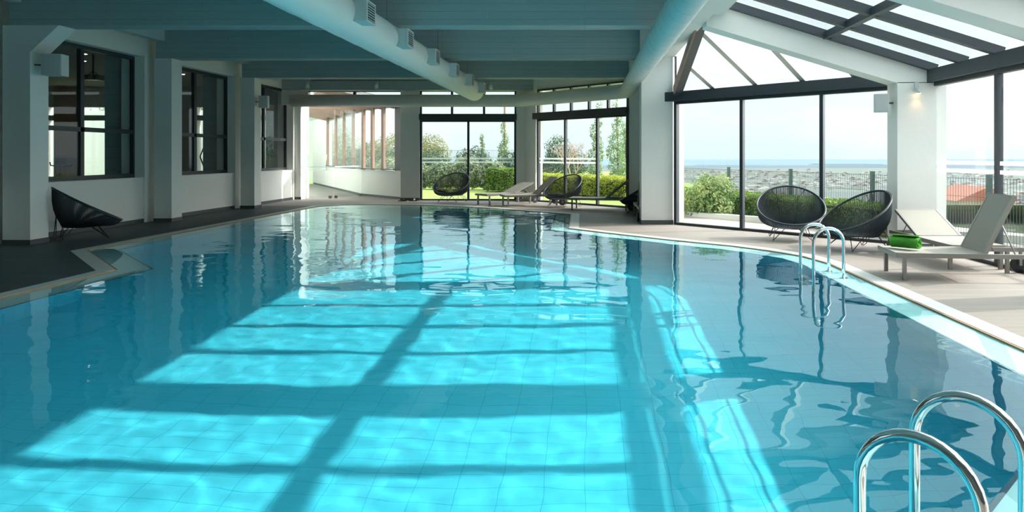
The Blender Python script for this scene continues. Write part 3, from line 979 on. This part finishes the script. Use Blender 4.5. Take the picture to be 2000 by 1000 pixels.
put(lounger(R(42), fab=None), (-2.45, 20.15), R(20), 'sun lounger at the back whose raised brown backrest touches the egg chair')
put(lounger(R(40)), (-.40, 19.02), R(-10), 'sun lounger with raised backrest standing alone before the diagonal window')
put(lounger(R(50)), (1.55, 17.08), R(-90), 'sun lounger with brown backrest mostly hidden behind the white column')
for o in bpy.data.objects:
    if o.name.startswith('back_sling') and o.parent and ('brown' in o.parent.get('label', '') and 'left of the brown' not in o.parent.get('label', '') or 'alone before' in o.parent.get('label', '')):
        o.data.materials[0] = M_SLING_BACK

# green rolled towel lying on the nearest lounger
def towel():
    mb = MB()
    prof = []
    turns = 2.3; n = 70
    outer = []
    for k in range(n + 1):
        a = 2 * math.pi * turns * k / n
        r = .022 + .068 * k / n
        outer.append((r * math.cos(a) * 1.12, r * math.sin(a) * 1.0))
    nl = 14
    idx = []
    for j in range(nl + 1):
        y = -.165 + .33 * j / nl
        row = []
        for k, (x, z) in enumerate(outer):
            q = 1 + .04 * noise.noise(Vector((x * 12, y * 9, z * 12)))
            end = .012 * math.sin(k * .35) if j in (0, nl) else 0
            row.append((x * q + .01 * math.sin(y * 18), y + end * (1 if j else -1), .082 + z * q))
        idx.append(row)
    for th, flip in ((0, 0), (.011, 1)):
        b = len(mb.v)
        for row in idx:
            for k, p in enumerate(row):
                c = Vector((p[0], p[1], p[2] - .082)); rad = Vector((c.x, 0, c.z)); 
                rad = rad.normalized() * -th if rad.length > 1e-4 else Vector()
                mb.v.append((p[0] + rad.x, p[1], p[2] + rad.z))
        for j in range(nl):
            for k in range(n):
                q = (b + j * (n + 1) + k, b + j * (n + 1) + k + 1, b + (j + 1) * (n + 1) + k + 1, b + (j + 1) * (n + 1) + k)
                mb.f.append(q if flip else tuple(reversed(q))); mb.sm.append(True)
    m = (nl + 1) * (n + 1)
    for j in (0, nl):
        for k in range(n):
            a = j * (n + 1) + k
            mb.f.append((a, a + 1, a + 1 + m, a + m)); mb.sm.append(False)
    for k in (0, n):
        for j in range(nl):
            a = j * (n + 1) + k
            mb.f.append((a, a + n + 1, a + n + 1 + m, a + m)); mb.sm.append(False)
    return mb
t = towel().build('towel', M_TOWEL, None, (3.98, 8.50, .338))
t.rotation_euler = (0, 0, R(50))
tag(t, 'rolled bright green towel lying on the foot of the nearest sun lounger', 'towel')

# ------------------------------------------------------------------ pool ladders
def ladder():
    root = empty('pool_ladder')
    RW = .185; top = .60
    for s_ in (-1, 1):
        y = s_ * .253
        pts = [(0, y, -.95), (0, y, -.5), (0, y, 0), (0, y, top - RW)]
        for k in range(1, 16):
            a = math.pi - math.pi * k / 16
            pts.append((RW + RW * math.cos(a), y, top - RW + RW * math.sin(a)))
        pts += [(2 * RW, y, top - RW), (2 * RW, y, .2), (2 * RW, y, SH)]
        h = MB().tube(pts, .0205, 20).build('handrail', M_STEEL, root)
        h.cycles.is_caustics_receiver = False
        MB().tube([(2 * RW, y, SH + .001), (2 * RW, y, SH + .016)], .045, 20).build('flange', M_STEEL, h)
    for z in (-.25, -.52, -.8):
        MB().box(-.04, .04, -.253, .253, z - .012, z + .012).build('step', M_STEEL, root)
    return root
lad = ladder()
lad.location = (2.81, 8.655, 0)
tag(lad, 'curved stainless steel pool ladder on the right pool edge, the farther one', 'pool ladder', 'stainless steel pool ladders')
l2 = copy_tree(lad)
l2.location = (1.107, 2.487, .0)
l2.rotation_euler = (0, 0, R(-45))
tag(l2, 'curved stainless steel pool ladder in the foreground at the bottom right corner', 'pool ladder', 'stainless steel pool ladders')

# ------------------------------------------------------------------ small fittings
def speaker(loc, rz, label, sz=(.26, .2, .3), arm=(-.25, 0)):
    t = empty('wall_speaker', loc, rz)
    w_, d_, h_ = sz
    MB().prism([(-w_ / 2, -d_ / 2, -h_ / 2), (w_ / 2, -d_ / 2, -h_ / 2), (w_ / 2 + .0, d_ / 2, -h_ / 2), (-w_ / 2 + .0, d_ / 2, -h_ / 2)], (0, 0, h_)).build('cabinet', M_GALV, t)
    MB().box(-w_ / 2 + .015, w_ / 2 - .015, -d_ / 2 - .008, -d_ / 2, -h_ / 2 + .015, h_ / 2 - .015).build('grille', mat('speaker_cloth', (.55, .57, .56), .9), t)
    MB().tube([(0, 0, 0), (arm[0], arm[1], 0)], .014).build('bracket', M_GRILLE, t)
    return tag(t, label, 'speaker', 'white wall speakers')
speaker((-8.97, 11.55, 3.02), R(12), 'pale box speaker on a bracket high on the nearest left column', (.30, .24, .36), (-.30, 0))
speaker((-9.06, 19.25, 3.0), R(12), 'pale box speaker on a bracket on the third left column beside the back-left window', (.24, .2, .34), (-.22, 0))
speaker((4.79, 11.05, 2.34), R(-20), 'white box speaker on a bracket on the right column by the big window', (.22, .2, .29), (.20, .04))
# wall lamp on the right column
t = empty('wall_lamp', (5.27, 10.86, 2.5))
MB().box(-.03, .03, -.02, .01, .03, .16).build('back_plate', M_GALV, t)
MB().tube([(0, -.02, .06), (0, -.06, .03), (0, -.06, -.02)], [.012, .02, .045], 14).build('lamp_shade', M_GALV, t)
MB().tube([(0, -.06, -.021), (0, -.06, -.03)], .034, 14).build('bulb', M_BULB, t)
tag(t, 'small wall lamp glowing warm on the white right column', 'wall lamp')
ld = bpy.data.lights.new('lamp_glow', 'SPOT'); ld.energy = 1.2; ld.color = (1, .55, .25); ld.spot_size = R(110); ld.spot_blend = 1; ld.shadow_soft_size = .02
lo = bpy.data.objects.new('lamp_glow', ld); COL.objects.link(lo); lo.location = (5.27, 10.79, 2.45)
# spotlights on the last beam
MB_ = MB().tube([(-8.9, 22.15, 3.93), (-4.1, 22.15, 3.93)], .012, 6)
tag(MB_.build('cable_conduit', M_GRILLE), 'thin dark cable conduit along the last ceiling beam', 'conduit')
for x, z, lb in ((-8.98, 3.75, 'small white spotlight under the last beam, leftmost above the corridor opening'), (-6.75, 3.75, 'small white spotlight under the last beam, above the dark window panel'),
                 (-3.05, 3.74, 'small white spotlight under the last beam, just right of the end of the fabric duct'), (-.78, 3.86, 'small white spotlight under the last beam, above the diagonal window')):
    t = empty('spotlight', (x, 22.12, z))
    MB().box(-.025, .025, -.02, .03, .02, .12).build('bracket', M_GALV, t)
    MB().tube([(0, -.02, .03), (0, -.06, -.10)], [.055, .065], 12).build('lamp_head', M_WHITE, t)
    tag(t, lb, 'spotlight', 'small spotlights on the last beam')
t = empty('vent_grille', (-9.85, 21.2, 3.95))
for q in range(3): MB().box(0, .02, q * .26, q * .26 + .2, -.1, .12).build('louvre', M_WHITE, t)
tag(t, 'white vent grille high on the left wall above the farthest window', 'vent')
# slippers by the back wall
for k, (dx, rz) in enumerate(((0, .1), (.27, -.1))):
    t = empty('slipper', (-5.95 + dx * 1.2, 22.2 + dx * .4, 0.0), rz)
    sp = []
    for q in range(16):
        a = 2 * math.pi * q / 16
        sp.append((.14 * math.cos(a), .05 * math.sin(a) * (1 + .2 * math.cos(a)), 0))
    MB().prism(sp, (0, 0, .025)).build('sole', M_BLACK, t)
    st_ = MB()
    st_.tube([(.04, -.05, .02), (.04, -.03, .06), (.04, 0, .07), (.04, .03, .06), (.04, .05, .02)], .018, 6)
    st_.build('strap', M_WHITE if k else M_BLACK, t)
    tag(t, ['black slipper on the deck by the back wall, left of the pair', 'black slipper with white strap on the deck by the back wall, right of the pair'][k], 'slipper', 'pair of slippers by the back wall')

# ------------------------------------------------------------------ outside
M_LAWN = mat('lawn', (.17, .25, .045), .9, bump=(40, .8, 6), var=(4, (.26, .32, .08), .8))
M_PAVE = mat('terrace_paving', (.30, .275, .25), .8, var=(2, (.25, .23, .21), .8))
lawn = MB().poly([(-40, 22.9, -.06), (-40, 70, .0), (6, 70, -.2), (6, 17, -.1), (1.9, 19, -.06)])
struct(lawn.build('lawn', M_LAWN))
struct(MB().poly([(1.9, 15, -.04), (1.9, 19.3, -.06), (9, 17.6, -.3), (13, 10, -.3), (13, -12, -.3), (5.6, -12, -.04), (5.6, 11.2, -.04)]).build('terrace', M_PAVE))
M_KERB = mat('garden_kerb', (.50, .50, .46), .8)
struct(MB().beam((1.5, 18.4, 0), (8.0, 11.9, 0), .18, .14).build('garden_kerb', M_KERB))
# hillside falling away, plain, sea
M_SLOPE = mat('hillside_scrub', (.13, .17, .07), .95, var=(.15, (.24, .24, .13), .9))
mb = MB()
mb.poly([(-600, 70, -2), (1500, 10, -3), (1500, 300, -55), (-600, 400, -55)]); mb.poly([(6, 70, -2), (6, 10, -.5), (60, 10, -9), (60, 70, -9)])
struct(mb.build('hillside', M_SLOPE))
def plain_mat():
    m = mat('farm_plain', (.3, .35, .3), 1)
    n, l = N(m); b = n['Principled BSDF']
    t = n.new('ShaderNodeTexCoord')
    v = n.new('ShaderNodeTexVoronoi'); v.inputs['Scale'].default_value = .009
    l.new(t.outputs['Object'], v.inputs[0])
    r = n.new('ShaderNodeValToRGB')
    r.color_ramp.elements[0].color = (.085, .105, .12, 1); r.color_ramp.elements[1].color = (.13, .145, .14, 1)
    e = r.color_ramp.elements.new(.5); e.color = (.10, .13, .10, 1)
    s = n.new('ShaderNodeSeparateColor'); l.new(v.outputs['Color'], s.inputs[0]); l.new(s.outputs[0], r.inputs[0])
    l.new(r.outputs[0], b.inputs['Base Color'])
    return m
struct(MB().poly([(-4000, 250, -60), (5000, 250, -60), (7000, 3300, -60), (-5000, 3300, -60)]).build('plain', plain_mat()))
mb = MB()
for k in range(26):
    x0 = -2500 + 300 * k
    hh = 10 + 22 * abs(noise.noise(Vector((k * .37, 2, 0))))
    mb.prism([(x0, 3250, -61), (x0 + 420, 3250, -61), (x0 + 330, 3300, -60 + hh), (x0 + 90, 3300, -60 + hh)], (0, 260, 0))
struct(mb.build('coastal_ridge', mat('hazy_ridge', (.10, .14, .17), 1)))  # distance haze put into the ridge colour
struct(MB().poly([(-15000, 3290, -62), (20000, 3290, -62), (20000, 10400, -62), (-15000, 10400, -62)]).build('sea', mat('sea_surface', (.15, .21, .24), .9, spec=0, var=(.0006, (.18, .24, .27), .8))))
# town in the plain
random.seed(3)
mbw, mbr = MB(), MB()
for k in range(1500):
    d = 750 + 1700 * random.random() ** 1.2
    x = d * (-.05 + .95 * random.random())
    if noise.noise(Vector((x * .004, d * .004, 0))) < -.12: continue
    w_, l_, h_ = random.uniform(6, 15), random.uniform(6, 12), random.uniform(3, 8)
    if random.random() < .06: h_ *= 2.2
    mbw.box(x, x + w_, d, d + l_, -60, -60 + h_)
    if random.random() < .45:
        z = -60 + h_
        mbr.prism([(x - .5, d - .5, z), (x + w_ + .5, d - .5, z), (x + w_ / 2, d - .5, z + 2.5)], (0, l_ + 1, 0))
town = empty('distant_town', (0, 0, 0))
mbw.build('house_walls', mat('town_wall', (.60, .58, .55), .9), town)['kind'] = 'stuff'
mbr.build('house_roofs', mat('town_roof', (.26, .19, .165), .9), town)['kind'] = 'stuff'
tag(town, 'distant town of white houses with terracotta roofs spread over the plain', 'town', kind='stuff')

# foliage
def leaf_cloud(blobs, n, size, seed=1, flat=0):
    rnd = random.Random(seed)
    mb = MB()
    vol = [b[3] * b[4] * b[5] for b in blobs]; tot = sum(vol)
    for b, v in zip(blobs, vol):
        cx, cy, cz, rx, ry, rz = b
        for _ in range(int(n * v / tot)):
            while True:
                q = Vector((rnd.uniform(-1, 1), rnd.uniform(-1, 1), rnd.uniform(-1, 1)))
                if .25 < q.length < 1: break
            q = q * (.55 + .45 * rnd.random()) / max(q.length, .6) if q.length < .6 else q
            k = 1 + .22 * noise.noise(q * 2.3 + Vector((cx, cy, cz)))
            p = Vector((cx + q.x * rx * k, cy + q.y * ry * k, cz + q.z * rz * k))
            s_ = size * rnd.uniform(.6, 1.3)
            nv = (q + Vector((rnd.uniform(-1, 1), rnd.uniform(-1, 1), rnd.uniform(-.6, 1)))).normalized()
            u = nv.orthogonal().normalized(); w_ = nv.cross(u)
            a = rnd.uniform(0, 6.28)
            u, w_ = u * math.cos(a) + w_ * math.sin(a), w_ * math.cos(a) - u * math.sin(a)
            mb.poly([p - u * s_, p - w_ * s_ * .45, p + u * s_, p + w_ * s_ * .45])
    return mb
def leafmat(name, c, c2, sc=1.2): return mat(name, c, .6, var=(sc, c2, 1), trans=(c2, .35))
L_PINE = leafmat('pine_needles', (.17, .19, .07), (.28, .27, .12))
L_DARK = leafmat('dark_conifer_leaf', (.06, .11, .06), (.12, .17, .09))
L_POP = leafmat('poplar_leaf', (.16, .27, .11), (.30, .40, .20), 3)
L_BUSH = leafmat('laurel_leaf', (.12, .22, .07), (.33, .40, .15), 2.5)
L_OLIVE = leafmat('grey_green_leaf', (.16, .22, .14), (.34, .38, .22), 1.5)
L_HEDGE = leafmat('box_hedge_leaf', (.10, .19, .03), (.20, .31, .05), 3)
L_GOLD = leafmat('golden_hedge_leaf', (.28, .33, .03), (.42, .45, .06), 2)
M_BARK = mat('bark', (.22, .17, .13), .9, bump=(15, .8))
M_BARE = mat('bare_pink_branch', (.48, .36, .30), .9)
def plant(name, base, crown, leaves, size, m, trunk_r, trunk_h, label, cat, seed=1, group=None):
    t = empty(name, base)
    leaf_cloud(crown, leaves, size, seed).build('crown', m, t)
    if trunk_r:
        MB().tube([(0, 0, 0), (.05, 0, trunk_h * .5), (-.03, .02, trunk_h)], [trunk_r, trunk_r * .8, trunk_r * .5], 8).build('trunk', M_BARK, t)
    return tag(t, label, cat, group)
plant('pine_tree', (-11.0, 45, -.3), [(0, 0, 1.6, 2.0, 2.0, 1.15), (-1.5, .4, 2.1, 1.8, 1.6, 1.2), (.7, -.2, 2.3, 1.3, 1.2, .9), (-3.0, 0, 1.6, 1.6, 1.5, 1.2), (1.4, 0, 1.2, .9, .9, .9)], 15000, .075, L_PINE, .18, 1.6,
      'broad olive-green round-crowned tree seen through the left pane of the first garden window', 'tree', 1)
def poplar(x, y, h, w_, seed, label, z0=-1.5):
    rnd = random.Random(seed)
    bl = []
    for k in range(9):
        f = k / 8
        bl.append((rnd.uniform(-.12, .12) * w_, rnd.uniform(-.1, .1), .8 + (h - .8) * f, w_ * (.55 - .38 * f) * rnd.uniform(.8, 1.2), w_ * (.5 - .3 * f), h * .085))
    return plant('poplar_tree', (x, y, z0), bl, 4200, .055, L_POP, .06, h, label, 'tree', seed, 'slender poplars beyond the windows')
poplar(-4.35, 37, 4.9, .9, 11, 'slender poplar at the right edge of the first garden window')
poplar(-5.55, 37, 3.9, .7, 12, 'short slender poplar left of the taller one in the first garden window')
poplar(.55, 32, 5.2, 1.0, 13, 'slender poplar behind the second mullion of the diagonal window')
poplar(1.45, 31, 5.4, 1.15, 14, 'tallest poplar, in the right pane of the diagonal window')
poplar(1.95, 33, 4.3, 1.0, 15, 'slender poplar at the far right edge of the diagonal window')
plant('conifer', (-1.4, 40, -1.5), [(0, 0, 2.2, 1.35, 1.2, 1.1), (-.2, 0, 3.3, .8, .8, .9), (.9, 0, 2.4, .9, .8, .9), (-1.1, 0, 1.9, .7, .7, .7), (.2, 0, 1.2, 1.6, 1.2, .6)], 13000, .06, L_DARK, .12, 2,
      'dense dark green tree behind the middle pane of the diagonal window', 'tree', 5)
# bare tree
def bare():
    rnd = random.Random(4); mb = MB()
    def br(p, d, L, r, dep):
        q = p + d * L
        mb.tube([p, (p + q) / 2 + Vector((rnd.uniform(-.03, .03), 0, rnd.uniform(-.03, .03))) * L, q], [r, r * .8, r * .6], 5, cap=False)
        if dep == 0: return
        for _ in range(3):
            nd = (d + Vector((rnd.uniform(-.9, .9), rnd.uniform(-.5, .5), rnd.uniform(-.1, .6)))).normalized()
            br(q - d * L * rnd.uniform(0, .3), nd, L * rnd.uniform(.6, .8), r * .6, dep - 1)
    br(Vector((0, 0, 0)), Vector((0, 0, 1)), 1.2, .07, 5)
    return mb
t = bare().build('bare_tree', M_BARE, None, (-.75, 36, -.9))
tag(t, 'leafless pinkish bare tree in front of the dark green one', 'tree')
# pole
t = MB().tube([(0, 0, 0), (0, 0, 6)], .07, 8).build('utility_pole', M_BARK, None, (-4.7, 40, -1))
tag(t, 'tall thin wooden pole behind the first garden window', 'pole')
def shrub_row(p, q, n, h, w_, m, label, name='shrub', seed=20, leaves=2600, size=.06, z=0, group=None, cat='shrub'):
    p, q = Vector((*p, 0)), Vector((*q, 0))
    rnd = random.Random(seed)
    for k in range(n):
        c = p.lerp(q, (k + .5) / n)
        hh = h * rnd.uniform(.85, 1.15)
        bl = [(0, 0, hh * .5, w_ * .6, w_ * .5, hh * .5), (w_ * .35, .1, hh * .4, w_ * .4, w_ * .4, hh * .42), (-w_ * .35, -.1, hh * .38, w_ * .4, w_ * .4, hh * .4)]
        lb = '%s, %s' % (label, ['leftmost', 'second from left', 'third from left', 'fourth from left', 'fifth from left'][k])
        plant(name, (c.x, c.y, z), bl, leaves, size, m, .03, hh * .5, lb, cat, seed + k, group)
shrub_row((-9.6, 31.3), (-3.6, 31), 5, 1.4, 1.0, L_OLIVE, 'grey-green shrub of the row behind the lawn', seed=30, leaves=4200, size=.07, group='shrubs behind the lawn')
shrub_row((-11, 35.6), (-2.6, 34.4), 4, 1.9, 1.5, L_DARK, 'dark shrub of the farther row behind the lawn', seed=50, leaves=3000, size=.08, group='second row of shrubs')
# tall planting outside the corridor window
plant('broadleaf_tree', (-20.5, 44, -.2), [(0, 0, 2.5, 4, 3, 2.6), (3.5, 0, 1.8, 3, 2.5, 1.9), (-4, 0, 3.2, 4, 3, 3.2), (-1, 0, 4.0, 3, 3, 2.2)], 26000, .11, L_OLIVE, .2, 3, 'large green tree crown filling the timber-framed corridor window', 'tree', 8)
plant('broadleaf_tree', (-25, 39, -.2), [(0, 0, 2.6, 3.2, 3, 2.8), (2.5, 0, 2.0, 2.6, 2.5, 2.0)], 14000, .11, L_POP, .2, 3, 'lighter green tree seen through the far end of the corridor window', 'tree', 9)
# clipped box block right of the first window
def hedge(pts, h, w_, n, size, m, name, label, seed, z=-.05):
    """clipped hedge following a polyline; leaves on its skin around a solid core"""
    rnd = random.Random(seed)
    t = empty(name, (pts[0][0], pts[0][1], z))
    o = Vector((pts[0][0], pts[0][1]))
    segs = [(Vector(pts[i]) - o, Vector(pts[i + 1]) - o) for i in range(len(pts) - 1)]
    core = MB(); lf = MB()
    tot = sum((b - a).length for a, b in segs)
    for a, b in segs:
        L = (b - a).length; d = (b - a) / L; nn = Vector((-d.y, d.x))
        core.beam((*a, h * .45), (*b, h * .45), w_ * .8, h * .82)
        for _ in range(int(n * L / tot)):
            s = rnd.uniform(0, L); side = rnd.random()
            if side < .45: off = w_ / 2 * (1 if rnd.random() < .5 else -1); zz = rnd.uniform(0, h)
            else: off = rnd.uniform(-w_ / 2, w_ / 2); zz = h
            p2 = a + d * s + nn * off
            b_ = .05 * noise.noise(Vector((p2.x * 3, p2.y * 3, zz * 3)))
            p = Vector((p2.x, p2.y, zz + b_ + rnd.uniform(-.03, .03)))
            p += Vector((nn.x, nn.y, 0)) * (b_ + rnd.uniform(-.03, .03))
            nv = Vector((rnd.uniform(-1, 1), rnd.uniform(-1, 1), rnd.uniform(-.3, 1))).normalized()
            u = nv.orthogonal().normalized(); w2 = nv.cross(u); s_ = size * rnd.uniform(.7, 1.3)
            a_ = rnd.uniform(0, 6.28); u, w2 = u * math.cos(a_) + w2 * math.sin(a_), w2 * math.cos(a_) - u * math.sin(a_)
            lf.poly([p - u * s_, p - w2 * s_ * .6, p + u * s_, p + w2 * s_ * .6])
    core.build('branches', mat('hedge_core', (.04, .06, .015), 1), t)
    lf.build('foliage', m, t)
    return tag(t, label, 'hedge')
hedge([(-4.2, 29.5), (-2.95, 29.3)], .95, .8, 3500, .035, L_HEDGE, 'clipped_hedge', 'bright green clipped hedge at the right end of the first garden window', 61)
hedge([(-3.4, 31.5), (-1.6, 29.0), (.2, 26.2), (1.9, 24.3)], .72, 1.3, 16000, .04, L_GOLD, 'golden_hedge', 'yellow-green clipped hedge curving behind the diagonal window', 62)
hedge([(2.6, 20.5), (4.6, 17.0), (6.3, 12.7)], .55, .8, 13000, .028, L_HEDGE, 'clipped_hedge', 'green clipped hedge along the wire fence behind the egg chairs', 63)
plant('laurel_bush', (3.15, 17.2, -.1), [(0, 0, .55, .62, .5, .5), (-.35, .1, .4, .45, .4, .4), (.3, 0, .75, .35, .3, .4), (.1, -.2, .3, .5, .4, .3), (-.1, .1, .85, .25, .25, .32)], 5200, .045, L_BUSH, .03, .6, 'loose leafy bush left of the hedge behind the big window', 'shrub', 71)
plant('laurel_bush', (9.4, 12.6, -.3), [(0, 0, .9, .8, .8, .8), (.5, 0, 1.2, .5, .5, .5), (1.3, 0, .9, .8, .8, .7)], 5000, .06, L_OLIVE, .03, .9, 'tall loose bush outside the right glass wall', 'shrub', 72)
plant('laurel_bush', (7.6, 10.9, -.3), [(0, 0, .35, .45, .45, .35), (.3, -.2, .25, .4, .4, .3)], 2600, .035, L_HEDGE, .02, .3, 'low round green bush outside the right glass wall', 'shrub', 73)
# wire fence
def fence(pts, top, z0, label, posts=True, group=None):
    t = empty('wire_fence', (pts[0][0], pts[0][1], 0))
    o = Vector(pts[0]); m = mat('fence_green', (.08, .13, .12), .6)
    wires = MB()
    for i in range(len(pts)):
        p = Vector(pts[i]) - o
        MB().box(p.x - .04, p.x + .04, p.y - .04, p.y + .04, z0, top + .06).build('post', m, t)
        if i + 1 < len(pts):
            q = Vector(pts[i + 1]) - o
            L = (q - p).length; n = int(L / .055)
            for k in range(n):
                c = p.lerp(q, k / n); wires.box(c.x - .003, c.x + .003, c.y - .003, c.y + .003, z0 + .05, top)
            for zz in (z0 + .1, z0 + .6, top - .35, top - .02):
                wires.beam((*p, zz), (*q, zz), .008, .008)
    wires.build('wire_mesh', m, t)
    return tag(t, label, 'fence')
fence([(2.1, 24.6), (3.1, 22.1), (4.1, 19.5), (5.1, 16.95), (6.1, 14.5), (7.1, 12.0), (8.1, 9.5), (9.1, 7.0)], 1.10, -.6, 'green wire mesh fence with square posts behind the clipped hedge')
fence([(-11, 33.3), (-8, 33.2), (-5, 33.1), (-2.3, 33.0)], 1.75, -.2, 'green wire mesh fence behind the shrubs of the first garden window')
# garden wall and path outside the right wall, red-roofed house below
t = empty('red_roofed_house', (41.5, 76, -7.0))
MB().box(0, 6.4, 0, 6, 0, 3.4).build('wall', mat('house_wall', (.62, .58, .52), .9), t)
MB().prism([(-.4, -.4, 3.4), (6.8, -.4, 3.4), (3.2, -.4, 5.0)], (0, 6.8, 0)).build('roof', mat('house_roof', (.45, .16, .11), .9), t)
for k in range(2): MB().box(1.0 + k * 3.2, 2.2 + k * 3.2, -.05, 0, 1.1, 2.5).build('window', M_DARK, t)
tag(t, 'house with red roof beyond the hedge outside the right glass wall', 'house')
